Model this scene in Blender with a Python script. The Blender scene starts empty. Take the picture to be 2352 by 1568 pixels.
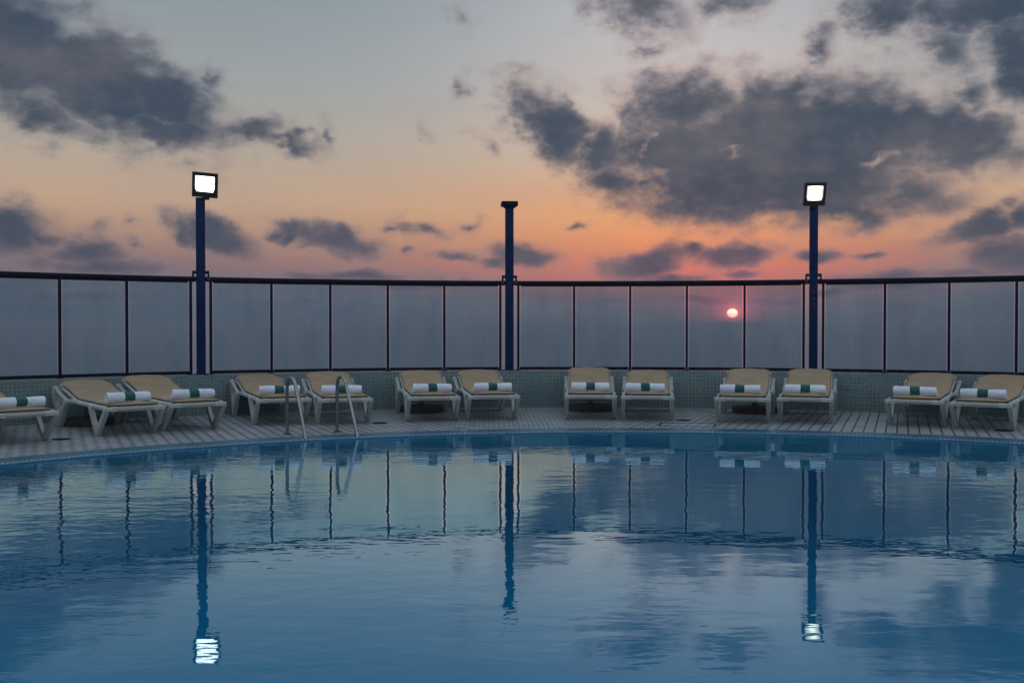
import bpy, bmesh, math, random
from mathutils import Vector, Matrix
random.seed(7)
R = math.radians
PI = math.pi
sc = bpy.context.scene
col = sc.collection

# ------------------------------------------------------------------ camera
CAM_Z = 1.32
F_PX = 2400.0                 # focal length in units of a 2352 px wide frame
PITCH = math.atan((784 - 745) / F_PX)
cam_d = bpy.data.cameras.new('camera')
cam = bpy.data.objects.new('camera', cam_d)
col.objects.link(cam)
cam.location = (0, 0, CAM_Z)
cam.rotation_euler = (PI / 2 - PITCH, 0, 0)
cam_d.sensor_width = 36.0
cam_d.lens = F_PX / 2352 * 36.0
cam_d.clip_start = 0.1
cam_d.clip_end = 80000
sc.camera = cam

def ray(x, y):
    u = (x - 1176) / F_PX; v = (784 - y) / F_PX
    return (u, math.cos(PITCH) + v * math.sin(PITCH), -math.sin(PITCH) + v * math.cos(PITCH))

def on_plane(x, y, z):
    d = ray(x, y); s = (z - CAM_Z) / d[2]
    return Vector((d[0] * s, d[1] * s, z))

def azel(x, y):
    d = Vector(ray(x, y)).normalized()
    return math.degrees(math.atan2(d.x, d.y)), math.degrees(math.asin(d.z))

# ------------------------------------------------------------------ render settings
sc.view_settings.view_transform = 'Standard'
sc.view_settings.look = 'None'
sc.view_settings.gamma = 1.0
sc.view_settings.exposure = 0.0
sc.render.engine = 'CYCLES'
sc.cycles.use_denoising = True
sc.cycles.max_bounces = 10
sc.cycles.transparent_max_bounces = 16
sc.cycles.glossy_bounces = 5
sc.cycles.caustics_reflective = False
sc.cycles.caustics_refractive = False
sc.cycles.sample_clamp_indirect = 4.0

def lin(c):
    r = []
    for v in c:
        v = v / 255.0
        r.append(v / 12.92 if v <= 0.04045 else ((v + 0.055) / 1.055) ** 2.4)
    return tuple(r) + (1.0,)

# ------------------------------------------------------------------ node helper
class NT:
    def __init__(s, tree):
        s.t = tree; s.n = tree.nodes; s.l = tree.links
    def node(s, typ, **kw):
        n = s.n.new(typ)
        for k, v in kw.items(): setattr(n, k, v)
        return n
    def put(s, sock, v):
        if isinstance(v, bpy.types.NodeSocket): s.l.new(v, sock)
        elif v is not None: sock.default_value = v
    def m(s, op, a, b=None, c=None, clamp=False):
        n = s.node('ShaderNodeMath', operation=op); n.use_clamp = clamp
        s.put(n.inputs[0], a); s.put(n.inputs[1], b)
        if c is not None: s.put(n.inputs[2], c)
        return n.outputs[0]
    def vm(s, op, a, b=None, out=0):
        n = s.node('ShaderNodeVectorMath', operation=op)
        s.put(n.inputs[0], a)
        if b is not None:
            s.put(n.inputs['Scale'] if op == 'SCALE' else n.inputs[1], b)
        return n.outputs['Value'] if op in ('LENGTH', 'DOT_PRODUCT') else n.outputs[0]
    def xyz(s, x, y, z=0.0):
        n = s.node('ShaderNodeCombineXYZ')
        for i, v in enumerate((x, y, z)): s.put(n.inputs[i], v)
        return n.outputs[0]
    def sep(s, v):
        n = s.node('ShaderNodeSeparateXYZ'); s.put(n.inputs[0], v); return n.outputs
    def mapr(s, v, a, b, c=0.0, d=1.0, smooth=True):
        n = s.node('ShaderNodeMapRange'); n.interpolation_type = 'SMOOTHSTEP' if smooth else 'LINEAR'
        s.put(n.inputs[0], v)
        for i, q in enumerate((a, b, c, d)): s.put(n.inputs[i + 1], q)
        return n.outputs[0]
    def noise(s, vec, scale, detail=2.0, rough=0.5, out=0, dist=0.0, dim='3D'):
        n = s.node('ShaderNodeTexNoise', noise_dimensions=dim)
        s.put(n.inputs['Vector'], vec); n.inputs['Scale'].default_value = scale
        n.inputs['Detail'].default_value = detail; n.inputs['Roughness'].default_value = rough
        n.inputs['Distortion'].default_value = dist
        return n.outputs[out]
    def ramp(s, f, stops, mode='LINEAR'):
        n = s.node('ShaderNodeValToRGB'); cr = n.color_ramp; cr.interpolation = mode
        while len(cr.elements) > 1: cr.elements.remove(cr.elements[-1])
        cr.elements[0].position = stops[0][0]; cr.elements[0].color = stops[0][1]
        for p, c in stops[1:]:
            e = cr.elements.new(p); e.color = c
        s.put(n.inputs[0], f)
        return n.outputs[0]
    def mix(s, f, a, b, mode='MIX'):
        n = s.node('ShaderNodeMix', data_type='RGBA', blend_type=mode)
        s.put(n.inputs[0], f); s.put(n.inputs[6], a); s.put(n.inputs[7], b)
        return n.outputs[2]
    def bump(s, h, strength=0.3, dist=0.01, nrm=None):
        n = s.node('ShaderNodeBump'); n.inputs['Strength'].default_value = strength
        n.inputs['Distance'].default_value = dist; s.put(n.inputs['Height'], h)
        if nrm is not None: s.put(n.inputs['Normal'], nrm)
        return n.outputs[0]

# ------------------------------------------------------------------ world: dusk sky with clouds
world = bpy.data.worlds.new('World'); sc.world = world; world.use_nodes = True
W = NT(world.node_tree); W.n.clear()
SUN_A, SUN_E = azel(1682, 719)
tc = W.node('ShaderNodeTexCoord').outputs['Generated']
d = W.vm('NORMALIZE', tc)
dx, dy, dz = W.sep(d)
A = W.m('MULTIPLY', W.m('ARCTAN2', dx, dy), 180 / PI)
E0 = W.m('MULTIPLY', W.m('ARCSINE', dz), 180 / PI)
E = W.m('ABSOLUTE', E0)
P = W.xyz(A, E, 0.0)
# clear-sky gradients by elevation: away from the sun and around it
def el_ramp(stops):
    return W.ramp(W.m('DIVIDE', E, 20.0, clamp=True), [(e / 20.0, lin(c)) for e, c in stops])
far_r = el_ramp([(0, (96, 102, 114)), (1.2, (108, 112, 126)), (2.2, (122, 112, 122)), (3.3, (150, 120, 118)), (4.8, (184, 146, 122)),
                 (6.5, (194, 164, 140)), (9.0, (180, 168, 154)), (12.5, (158, 164, 165)), (17.5, (138, 152, 160)), (20, (126, 144, 155))])
sun_r = el_ramp([(0, (112, 108, 120)), (0.9, (130, 112, 124)), (1.7, (152, 112, 118)), (2.5, (202, 116, 106)), (3.4, (226, 130, 100)), (4.6, (237, 152, 106)), (5.8, (238, 168, 114)),
                 (7.0, (226, 170, 130)), (9.5, (212, 188, 168)), (12.5, (204, 192, 186)), (17.5, (184, 188, 194)), (20, (172, 182, 192))])
dsun = W.m('DIVIDE', W.m('SUBTRACT', A, 9.5), 12.5)
near = W.m('EXPONENT', W.m('MULTIPLY', W.m('MULTIPLY', dsun, dsun), -1.0))
base = W.mix(near, far_r, sun_r)
# darker low sky away from the sunset
side = W.mapr(W.m('ABSOLUTE', W.m('SUBTRACT', A, 4.0)), 12.0, 34.0)
lowf = W.mapr(E, 1.0, 6.0, 1.0, 0.0)
base = W.mix(W.m('MULTIPLY', W.m('MULTIPLY', side, lowf), 0.55), base, lin((66, 84, 100)))
# clouds: soft ellipses in azimuth / elevation with a warped domain
nz = W.xyz(A, W.m('MULTIPLY', E, 1.5), 3.3)
w1 = W.vm('SUBTRACT', W.noise(nz, 0.22, 2.0, 0.5, out=1), (0.5, 0.5, 0.5))
w2 = W.vm('SUBTRACT', W.noise(nz, 0.75, 5.0, 0.55, out=1), (0.5, 0.5, 0.5))
low_s = W.mapr(E, 1.0, 9.0, 0.28, 1.0)
warp = W.vm('MULTIPLY', W.vm('ADD', W.vm('SCALE', w1, 3.2), W.vm('SCALE', w2, 2.4)), W.xyz(low_s, W.m('MULTIPLY', low_s, 0.8), 0.0))
PW = W.vm('ADD', P, warp)
PREV = [None]
def ell(cx, cy, rx, ry, rot, st):
    src = PW
    if PREV[0] is not None:      # chain the blobs so the shader keeps few live values
        q = W.node('ShaderNodeVectorMath', operation='MULTIPLY_ADD')
        W.put(q.inputs[0], PREV[0]); q.inputs[1].default_value = (1e-7, 1e-7, 1e-7); W.put(q.inputs[2], PW)
        src = q.outputs[0]
    a, e = azel(cx, cy)
    a1, _ = azel(cx + rx, cy); _, e1 = azel(cx, cy - ry)
    n = W.node('ShaderNodeMapping', vector_type='TEXTURE')
    W.put(n.inputs[0], src)
    n.inputs['Location'].default_value = (a, e, 0)
    n.inputs['Rotation'].default_value = (0, 0, R(rot))
    n.inputs['Scale'].default_value = (max(a1 - a, .05), max(e1 - e, .05), 1)
    r = W.vm('LENGTH', n.outputs[0])
    return W.m('SUBTRACT', st, r)
CL = [
 (20,100,250,170,-22,1.15),(230,190,250,130,-25,1.15),(400,235,150,95,-25,1.0),(130,275,190,75,-8,.85),(400,300,200,70,-5,1.0),
 (570,310,120,46,-4,.85),(665,326,140,36,-8,.66),(745,315,40,60,0,.36),(500,190,90,90,-30,.45),
 (1205,245,90,85,-25,.85),(1280,310,130,85,-35,1.05),(1385,360,90,100,0,1.05),(1400,430,130,75,-20,.8),(1490,420,120,85,0,.7),(1450,250,80,80,0,.65),
 (1575,250,170,100,-8,1.05),(1610,350,190,140,0,1.3),(1770,400,330,105,0,1.4),(1830,325,250,130,0,1.4),(1990,310,240,115,-5,1.25),
 (2140,315,210,95,-12,1.15),(2250,310,100,90,-25,1.),(1940,450,260,66,-4,1.1),(2090,440,110,66,20,.85),
 (2290,10,260,100,-10,1.1),(2350,130,150,120,-30,1.0),(2160,120,150,130,-40,.60),(2050,20,180,80,-10,.62),(1890,90,80,100,-30,.6),(1470,20,190,90,-10,.7),(1680,10,220,70,0,.55),(2230,210,120,80,0,.6),
 (1045,45,90,90,-20,.32),(1070,200,50,70,-30,.15),(975,285,70,50,-30,.28),(1110,340,70,80,30,.28),(1500,110,120,60,-10,.38),
 (15,520,140,72,-14,1.05),(95,545,110,36,-10,.8),(205,580,105,56,-6,.95),(310,565,46,26,0,.6),(330,520,50,40,0,.4),(230,615,260,34,0,.8),
 (500,546,110,44,-14,1.05),(432,535,44,48,0,.75),(760,560,140,42,-10,1.),(665,548,70,24,0,.75),(830,575,70,30,0,.75),
 (975,520,100,40,-8,.8),(1085,515,56,28,0,.7),(935,572,40,22,0,.6),(1055,590,85,24,-5,.8),(900,525,70,30,10,.5),
 (1215,585,105,34,-4,1.),(1140,600,110,28,0,.6),(820,634,240,24,0,.8),(1000,652,280,26,0,.6),
 (1480,608,135,44,12,1.),(1550,640,190,26,0,.8),(1690,585,120,34,3,1.1),(1590,578,60,30,0,.75),(1700,630,85,19,0,.75),(1880,588,85,28,0,.8),(1985,581,60,18,0,.85),
 (2050,640,210,32,0,.9),(2240,530,145,40,14,1.),(2320,590,145,54,5,1.1),(2350,500,70,50,0,.95),(2200,625,200,28,0,.8),(1330,522,50,20,0,.55),
 (1620,690,100,20,-4,.7),(1790,692,120,22,3,.75),(1900,672,70,20,0,.7),(1400,690,180,22,0,.5),(2080,700,280,28,0,.55),(700,690,360,30,0,.45),(200,680,320,30,0,.5),
]
HO = [(1690,345,70,30,10,.62),(2000,375,120,46,10,.5),(1500,330,34,60,0,.5),(1330,240,60,70,20,.6),(300,90,60,60,0,.25),(180,330,120,30,0,.2)]
Fd = None
for c in CL:
    e = ell(*c)
    Fd = e if Fd is None else W.m('MAXIMUM', Fd, e)
    PREV[0] = Fd
for c in HO:
    Fd = W.m('SUBTRACT', Fd, W.m('MAXIMUM', ell(*c), 0.0))
    PREV[0] = Fd
fb = W.noise(nz, 0.42, 7.0, 0.52)
Fl = W.m('MAXIMUM', Fd, -0.8)
# broad soft body, plus torn fringe where the body thins out
soft = W.m('ADD', Fl, W.m('MULTIPLY', W.m('SUBTRACT', fb, 0.5), 1.3))
fine = W.noise(nz, 1.5, 7.0, 0.58)
dens = W.mapr(W.m('ADD', soft, W.m('MULTIPLY', W.m('SUBTRACT', fine, 0.5), 0.40)), -0.36, 0.70)
low_fade = W.mapr(E, 0.0, 2.6, 0.25, 1.0)
dens_v = W.m('MULTIPLY', W.m('MULTIPLY', dens, low_fade), 0.96)
thick = W.mapr(soft, 0.05, 0.85)
core = W.mix(lowf, lin((56, 72, 90)), lin((84, 82, 100)))
mid = W.mix(lowf, lin((88, 95, 110)), lin((108, 94, 106)))
mid = W.mix(W.m('MULTIPLY', near, 0.5), mid, lin((122, 106, 114)))
rim = W.mix(near, lin((132, 124, 132)), lin((164, 126, 124)))
cc = W.mix(W.mapr(dens, 0.2, 0.8), rim, mid)
cc = W.mix(thick, cc, core)
mott = W.noise(nz, 0.8, 5.0, 0.55)
cc = W.mix(W.mapr(mott, 0.42, 0.72, 0.0, 0.34), cc, mid)
sky = W.mix(dens_v, base, cc)
# thin high veil that greys the clear sky unevenly
veil = W.noise(W.xyz(A, W.m('MULTIPLY', E, 1.6), 21.0), 0.16, 5.0, 0.55)
sky = W.mix(W.mapr(veil, 0.42, 0.75, 0.0, 0.16), sky, lin((168, 150, 144)))
# soft streaky unevenness of the thin haze
st = W.noise(W.xyz(A, W.m('MULTIPLY', E, 6.0), 9.0), 0.16, 4.0, 0.5)
sky = W.mix(W.m('MULTIPLY', W.mapr(st, 0.35, 0.75, 0.0, 0.22), W.mapr(E, 0.0, 7.0, 1.0, 0.15)), sky, lin((92, 98, 114)))
# red glow and the flattened disc of the sun
sa = W.m('SUBTRACT', A, SUN_A); se = W.m('SUBTRACT', E0, SUN_E)
dist = W.m('SQRT', W.m('ADD', W.m('MULTIPLY', sa, sa), W.m('MULTIPLY', W.m('MULTIPLY', se, se), 1.3)))
g1 = W.m('EXPONENT', W.m('MULTIPLY', dist, -1.0 / 1.1))
g2 = W.m('EXPONENT', W.m('MULTIPLY', dist, -1.0 / 0.2))
glow = W.vm('ADD', W.vm('SCALE', (0.75, 0.05, 0.07), g1), W.vm('SCALE', (4.2, 0.26, 0.28), g2))
sky = W.vm('ADD', sky, glow)
er = W.m('SQRT', W.m('ADD', W.m('POWER', W.m('DIVIDE', sa, 0.275), 2.0), W.m('POWER', W.m('DIVIDE', se, 0.235), 2.0)))
disc = W.mapr(er, 0.93, 1.05, 1.0, 0.0)
discc = W.mix(W.mapr(se, -0.1, 0.2), (3.6, 1.5, 1.0, 1), (4.2, 2.7, 1.5, 1))
sky = W.mix(disc, sky, discc)
# the rest of the dome: above the frame, and behind the camera (blue dusk)
nish = W.node('ShaderNodeTexSky', sky_type='NISHITA')
nish.sun_disc = False; nish.sun_elevation = R(1.0); nish.sun_rotation = R(SUN_A)
up = W.mix(1.0, lin((128, 144, 160)), W.vm('SCALE', nish.outputs[0], 0.06), 'ADD')
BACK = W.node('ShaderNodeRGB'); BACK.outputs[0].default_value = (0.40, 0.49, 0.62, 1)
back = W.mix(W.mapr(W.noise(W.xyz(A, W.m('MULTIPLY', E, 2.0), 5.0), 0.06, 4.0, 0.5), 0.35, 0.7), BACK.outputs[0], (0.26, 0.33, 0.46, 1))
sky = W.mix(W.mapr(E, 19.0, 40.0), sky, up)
back = W.vm('SCALE', back, W.mapr(E, 6.0, 24.0, 0.42, 1.32))     # unseen back sky dimmed low, boosted high: shades under loungers, lights towels
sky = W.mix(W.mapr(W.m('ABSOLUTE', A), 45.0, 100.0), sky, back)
bg = W.node('ShaderNodeBackground'); bg.inputs['Strength'].default_value = 1.0
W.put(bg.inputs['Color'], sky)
out = W.node('ShaderNodeOutputWorld'); W.l.new(bg.outputs[0], out.inputs[0])
world.cycles.sampling_method = 'MANUAL'; world.cycles.sample_map_resolution = 1024

# ------------------------------------------------------------------ sun lamp: dim red sun at the horizon
sl = bpy.data.lights.new('sun', 'SUN'); sl.energy = 0.05; sl.angle = R(0.53); sl.color = (1.0, 0.42, 0.22)
so = bpy.data.objects.new('sun', sl); col.objects.link(so)
sd = Vector((math.sin(R(SUN_A)) * math.cos(R(SUN_E)), math.cos(R(SUN_A)) * math.cos(R(SUN_E)), math.sin(R(SUN_E))))
so.rotation_euler = sd.to_track_quat('Z', 'Y').to_euler()
so.location = sd * 50

# ------------------------------------------------------------------ object helpers
def tag(o, label=None, cat=None, group=None, kind=None):
    if label: o['label'] = label
    if cat: o['category'] = cat
    if group: o['group'] = group
    if kind: o['kind'] = kind
    return o

def empty(name, loc, rz=0.0):
    o = bpy.data.objects.new(name, None); col.objects.link(o)
    o.location = loc; o.rotation_euler = (0, 0, rz); o.empty_display_size = 0.2
    return o

def obj(name, bm, mat, parent=None, smooth=True, angle=40):
    me = bpy.data.meshes.new(name)
    bmesh.ops.remove_doubles(bm, verts=bm.verts, dist=1e-5)
    bmesh.ops.recalc_face_normals(bm, faces=bm.faces)
    if smooth:
        for f in bm.faces: f.smooth = True
        for e in bm.edges:
            if len(e.link_faces) == 2 and e.calc_face_angle(0) > R(angle): e.smooth = False
    bm.to_mesh(me); bm.free()
    mats = mat if isinstance(mat, (list, tuple)) else [mat]
    for m_ in mats: me.materials.append(m_)
    o = bpy.data.objects.new(name, me); col.objects.link(o)
    if parent: o.parent = parent
    return o

def BM(): return bmesh.new()

def box(bm, x0, x1, y0, y1, z0, z1, bev=0.0, M=None, seg=2):
    vs = [bm.verts.new((x, y, z)) for x in (x0, x1) for y in (y0, y1) for z in (z0, z1)]
    fs = []
    for q in ((0, 1, 3, 2), (4, 6, 7, 5), (0, 4, 5, 1), (2, 3, 7, 6), (0, 2, 6, 4), (1, 5, 7, 3)):
        fs.append(bm.faces.new([vs[i] for i in q]))
    geo = vs
    if bev > 0:
        ed = list({e for f in fs for e in f.edges})
        r = bmesh.ops.bevel(bm, geom=ed, offset=bev, segments=seg, affect='EDGES', profile=0.5)
        geo = list({v for f in r['faces'] for v in f.verts} | {v for v in vs if v.is_valid})
    if M is not None:
        for v in geo: v.co = M @ v.co
    return geo

def frames(pts, closed=False):
    out = []; n = len(pts); up = Vector((0, 0, 1)); prev = None
    for i in range(n):
        a = pts[i - 1] if (i > 0 or closed) else pts[i]
        b = pts[(i + 1) % n] if (i < n - 1 or closed) else pts[i]
        t = (b - a).normalized()
        if prev is None:
            s = t.cross(up)
            if s.length < 0.05: s = t.cross(Vector((0, 1, 0)))
            s.normalize()
        else:
            s = (prev - t * prev.dot(t)).normalized()
        prev = s
        out.append((t, s, s.cross(t)))
    return out

def tube(bm, pts, rad, seg=12, closed=False, cap=True, flat=1.0):
    pts = [Vector(p) for p in pts]; fr = frames(pts, closed); rings = []
    for i, p in enumerate(pts):
        r = rad[i] if isinstance(rad, (list, tuple)) else rad
        t, s, u = fr[i]
        rings.append([bm.verts.new(p + s * (r * math.cos(2 * PI * k / seg)) + u * (r * flat * math.sin(2 * PI * k / seg))) for k in range(seg)])
    n = len(pts)
    for i in range(n if closed else n - 1):
        a, b = rings[i], rings[(i + 1) % n]
        for k in range(seg):
            bm.faces.new((a[k], a[(k + 1) % seg], b[(k + 1) % seg], b[k]))
    if cap and not closed:
        bm.faces.new(rings[0]); bm.faces.new(list(reversed(rings[-1])))

def strip(bm, pts, w, h, closed=False):
    """rectangular bar (width w sideways, height h up) swept along pts, level"""
    rings = []; pts = [Vector(p) for p in pts]; n = len(pts)
    for i in range(n):
        a = pts[max(i - 1, 0)]; b = pts[min(i + 1, n - 1)]
        t = (b - a); t.z = 0; t.normalize(); s = Vector((t.y, -t.x, 0))
        p = pts[i]
        rings.append([bm.verts.new(p + s * dx_ + Vector((0, 0, dz_))) for dx_, dz_ in ((-w / 2, 0), (w / 2, 0), (w / 2, h), (-w / 2, h))])
    for i in range(n - 1):
        for k in range(4):
            bm.faces.new((rings[i][k], rings[i][(k + 1) % 4], rings[i + 1][(k + 1) % 4], rings[i + 1][k]))
    bm.faces.new(rings[0]); bm.faces.new(rings[-1])

def extrude_poly(bm, poly, x0, x1, bev=0.004, taper=None):
    """polygon in (y,z) extruded along x"""
    a = [bm.verts.new((x0, y, z)) for y, z in poly]; b = [bm.verts.new((x1, y, z)) for y, z in poly]
    n = len(poly); fs = [bm.faces.new(a), bm.faces.new(list(reversed(b)))]
    for i in range(n): fs.append(bm.faces.new((a[i], a[(i + 1) % n], b[(i + 1) % n], b[i])))
    if bev:
        ed = list({e for f in fs for e in f.edges})
        bmesh.ops.bevel(bm, geom=ed, offset=bev, segments=2, affect='EDGES', profile=0.5, clamp_overlap=True)

# ------------------------------------------------------------------ materials
def material(name):
    m = bpy.data.materials.new(name); m.use_nodes = True
    t = NT(m.node_tree)
    return m, t, t.n['Principled BSDF']

def simple(name, c1, c2, rough=0.5, scale=8.0, metal=0.0, bump=0.0, bscale=60.0, spec=0.5):
    m, t, p = material(name)
    co = t.node('ShaderNodeTexCoord').outputs['Object']
    n = t.noise(co, scale, 5.0, 0.6)
    t.put(p.inputs['Base Color'], t.mix(t.mapr(n, 0.3, 0.7), tuple(c1) + (1,), tuple(c2) + (1,)))
    t.put(p.inputs['Roughness'], t.mapr(t.noise(co, scale * 2.3, 3.0), 0.3, 0.7, rough * 0.85, min(rough * 1.15, 1)))
    p.inputs['Metallic'].default_value = metal
    p.inputs['Specular IOR Level'].default_value = spec
    if bump:
        t.put(p.inputs['Normal'], t.bump(t.noise(co, bscale, 4.0), bump, 0.003))
    return m

M_resin = simple('white_resin', (.60, .60, .54), (.47, .47, .42), 0.42, 5.0, bump=0.05)
M_sling = simple('sling_fabric', (.44, .42, .36), (.38, .36, .30), 0.8, 30.0, bump=0.2, bscale=400)
M_blue = simple('blue_paint', (.005, .026, .090), (.004, .020, .070), 0.65, 6.0, spec=0.10, bump=0.1, bscale=25)
M_navy = simple('dark_navy_paint', (.004, .008, .024), (.003, .006, .018), 0.6, 9.0, spec=0.10, bump=0.1, bscale=30)
M_black = simple('black_housing', (.012, .012, .013), (.02, .019, .018), 0.55, 12.0)
M_steel = simple('stainless_steel', (.36, .35, .33), (.26, .25, .24), 0.2, 5.0, metal=1.0)
M_rust = simple('weathered_flange', (.11, .085, .06), (.06, .05, .045), 0.7, 40.0)
M_conc = simple('dark_concrete', (.075, .062, .048), (.035, .030, .026), 0.9, 14.0, bump=0.5, bscale=60)
M_tubep = simple('old_metal_tube', (.22, .19, .14), (.14, .12, .09), 0.5, 20.0)
M_iron = simple('dark_iron', (.02, .022, .024), (.012, .013, .015), 0.6, 20.0)
M_clamp = simple('grey_clamp', (.05, .055, .055), (.03, .034, .036), 0.5, 20.0)

def mat_fabric():
    m, t, p = material('tan_cushion_fabric')
    co = t.node('ShaderNodeTexCoord').outputs['Object']
    x, y, z = t.sep(co)
    weave = t.m('MULTIPLY', t.m('SINE', t.m('MULTIPLY', x, 900.0)), t.m('SINE', t.m('MULTIPLY', y, 900.0)))
    big = t.noise(co, 3.0, 5.0, 0.6)
    streak = t.noise(t.xyz(t.m('MULTIPLY', x, 3.0), t.m('MULTIPLY', y, 40.0), z), 1.0, 3.0)
    c = t.mix(t.mapr(big, 0.3, 0.7), lin((184, 152, 112)), lin((164, 136, 100)))
    c = t.mix(t.mapr(streak, 0.4, 0.7, 0.0, 0.25), c, lin((168, 148, 116)))
    t.put(p.inputs['Base Color'], c)
    p.inputs['Roughness'].default_value = 0.9
    p.inputs['Sheen Weight'].default_value = 0.15
    h = t.m('ADD', t.m('MULTIPLY', weave, 0.15), t.m('MULTIPLY', t.noise(t.vm('MULTIPLY', co, (5.0, 14.0, 5.0)), 1.0, 4.0, 0.6), 1.0))
    t.put(p.inputs['Normal'], t.bump(h, 0.35, 0.012))
    return m
M_fab = mat_fabric()
M_pipe = simple('cushion_piping', (.20, .155, .11), (.17, .13, .09), 0.9, 30.0)

def mat_towel(name, a, b):
    m, t, p = material(name)
    co = t.node('ShaderNodeTexCoord').outputs['Object']
    t.put(p.inputs['Base Color'], t.mix(t.mapr(t.noise(co, 14.0, 4.0), 0.35, 0.65), a, b))
    p.inputs['Roughness'].default_value = 0.95
    p.inputs['Sheen Weight'].default_value = 0.3
    h = t.m('ADD', t.m('MULTIPLY', t.noise(co, 320.0, 2.0), 0.5), t.noise(t.vm('MULTIPLY', co, (9.0, 26.0, 26.0)), 1.0, 4.0, 0.6))
    t.put(p.inputs['Normal'], t.bump(h, 0.5, 0.008))
    return m
M_towel = mat_towel('white_terry', (.86, .87, .88, 1), (.78, .79, .81, 1))
M_band = mat_towel('green_band', (.010, .115, .075, 1), (.008, .095, .065, 1))

FC = Vector((0.9536, 5.685)); FR = 10.683        # circle of the glass fence
PC = Vector((1.36, 4.84)); PR = 8.15             # outer edge of the pool coping
DECK_Z = 0.03

def mat_deck():
    m, t, p = material('deck_tiles')
    co = t.node('ShaderNodeTexCoord').outputs['Object']
    x, y, z = t.sep(co)
    X = t.m('SUBTRACT', x, PC.x); Y = t.m('SUBTRACT', y, PC.y)
    r = t.m('SQRT', t.m('ADD', t.m('MULTIPLY', X, X), t.m('MULTIPLY', Y, Y)))
    th = t.m('ARCTAN2', X, Y)
    v = t.m('DIVIDE', t.m('SUBTRACT', r, PR), 0.165)
    row = t.m('FLOOR', v); fv = t.m('FRACT', v)
    u = t.m('ADD', t.m('DIVIDE', t.m('MULTIPLY', th, t.m('ADD', t.m('MULTIPLY', row, 0.165), PR)), 0.126), t.m('MULTIPLY', row, 0.53))
    fu = t.m('FRACT', u); cu = t.m('FLOOR', u)
    ju = t.m('MINIMUM', fu, t.m('SUBTRACT', 1.0, fu)); jv = t.m('MINIMUM', fv, t.m('SUBTRACT', 1.0, fv))
    wn = t.node('ShaderNodeTexWhiteNoise', noise_dimensions='2D'); t.put(wn.inputs[0], t.xyz(cu, row, 0.0))
    c = t.mix(wn.outputs[0], (.37, .375, .365, 1), (.29, .295, .29, 1))
    dirt = t.noise(co, 1.3, 6.0, 0.65)
    c = t.mix(t.mapr(dirt, 0.45, 0.75, 0.0, 0.5), c, (.20, .185, .16, 1))
    fine = t.noise(co, 30.0, 4.0, 0.6)
    c = t.mix(t.mapr(fine, 0.5, 0.8, 0.0, 0.35), c, (.22, .21, .19, 1))
    jn = t.noise(co, 5.0, 2.0)
    gu = t.mapr(ju, 0.055, 0.085, 1.0, 0.0); gv = t.mapr(jv, 0.012, 0.03, 0.6, 0.0)
    gr = t.m('MULTIPLY', t.m('MAXIMUM', gu, gv), t.mapr(jn, 0.25, 0.5, 0.8, 1.0))
    c = t.mix(gr, c, (.014, .012, .010, 1))
    t.put(p.inputs['Base Color'], c)
    t.put(p.inputs['Roughness'], t.mapr(dirt, 0.3, 0.7, 0.38, 0.6))
    h = t.m('ADD', t.m('SUBTRACT', 1.0, t.m('MAXIMUM', gu, gv)), t.m('MULTIPLY', wn.outputs[0], 0.25))
    t.put(p.inputs['Normal'], t.bump(h, 0.5, 0.004))
    return m
M_deck = mat_deck()

def mat_mosaic(name, c1, c2, grout, size, centre, rad, floor=False, rough=0.3, gw=0.05):
    m, t, p = material(name)
    co = t.node('ShaderNodeTexCoord').outputs['Object']
    x, y, z = t.sep(co)
    if floor:
        u = t.m('DIVIDE', x, size); v = t.m('DIVIDE', y, size)
    else:
        u = t.m('DIVIDE', t.m('MULTIPLY', t.m('ARCTAN2', t.m('SUBTRACT', x, centre.x), t.m('SUBTRACT', y, centre.y)), rad), size)
        v = t.m('DIVIDE', z, size)
    fu = t.m('FRACT', u); fv = t.m('FRACT', v)
    j = t.m('MINIMUM', t.m('MINIMUM', fu, t.m('SUBTRACT', 1.0, fu)), t.m('MINIMUM', fv, t.m('SUBTRACT', 1.0, fv)))
    wn = t.node('ShaderNodeTexWhiteNoise', noise_dimensions='2D'); t.put(wn.inputs[0], t.xyz(t.m('FLOOR', u), t.m('FLOOR', v), 0.0))
    c = t.mix(wn.outputs[0], c1, c2)
    st = t.noise(co, 1.6, 5.0, 0.6)
    c = t.mix(t.mapr(st, 0.5, 0.8, 0.0, 0.45), c, tuple(q * 0.55 for q in c2[:3]) + (1,))
    gn = t.noise(co, 2.2, 4.0, 0.6)
    g = t.m('MULTIPLY', t.mapr(j, gw * 0.6, gw * 1.6, 1.0, 0.0), t.mapr(gn, 0.3, 0.62, 0.35, 1.0))
    c = t.mix(g, c, grout)
    t.put(p.inputs['Base Color'], c)
    t.put(p.inputs['Roughness'], t.m('ADD', t.m('MULTIPLY', wn.outputs[0], 0.12), rough))
    t.put(p.inputs['Normal'], t.bump(t.m('ADD', t.mapr(j, 0.0, gw * 1.6), t.m('MULTIPLY', wn.outputs[0], 0.4)), 0.35, 0.003))
    return m
M_wall = mat_mosaic('teal_wall_mosaic', (.092, .170, .165, 1), (.066, .130, .130, 1), (.29, .28, .20, 1), 0.054, FC, 10.6, rough=0.22, gw=0.06)
M_poolt = mat_mosaic('pool_mosaic', (.03, .46, .60, 1), (.03, .43, .57, 1), (.03, .34, .46, 1), 0.30, PC, 7.8, floor=True, gw=0.02)
M_poolw = mat_mosaic('pool_side_mosaic', (.03, .16, .33, 1), (.02, .12, .27, 1), (.15, .28, .36, 1), 0.05, PC, 7.8)

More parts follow.
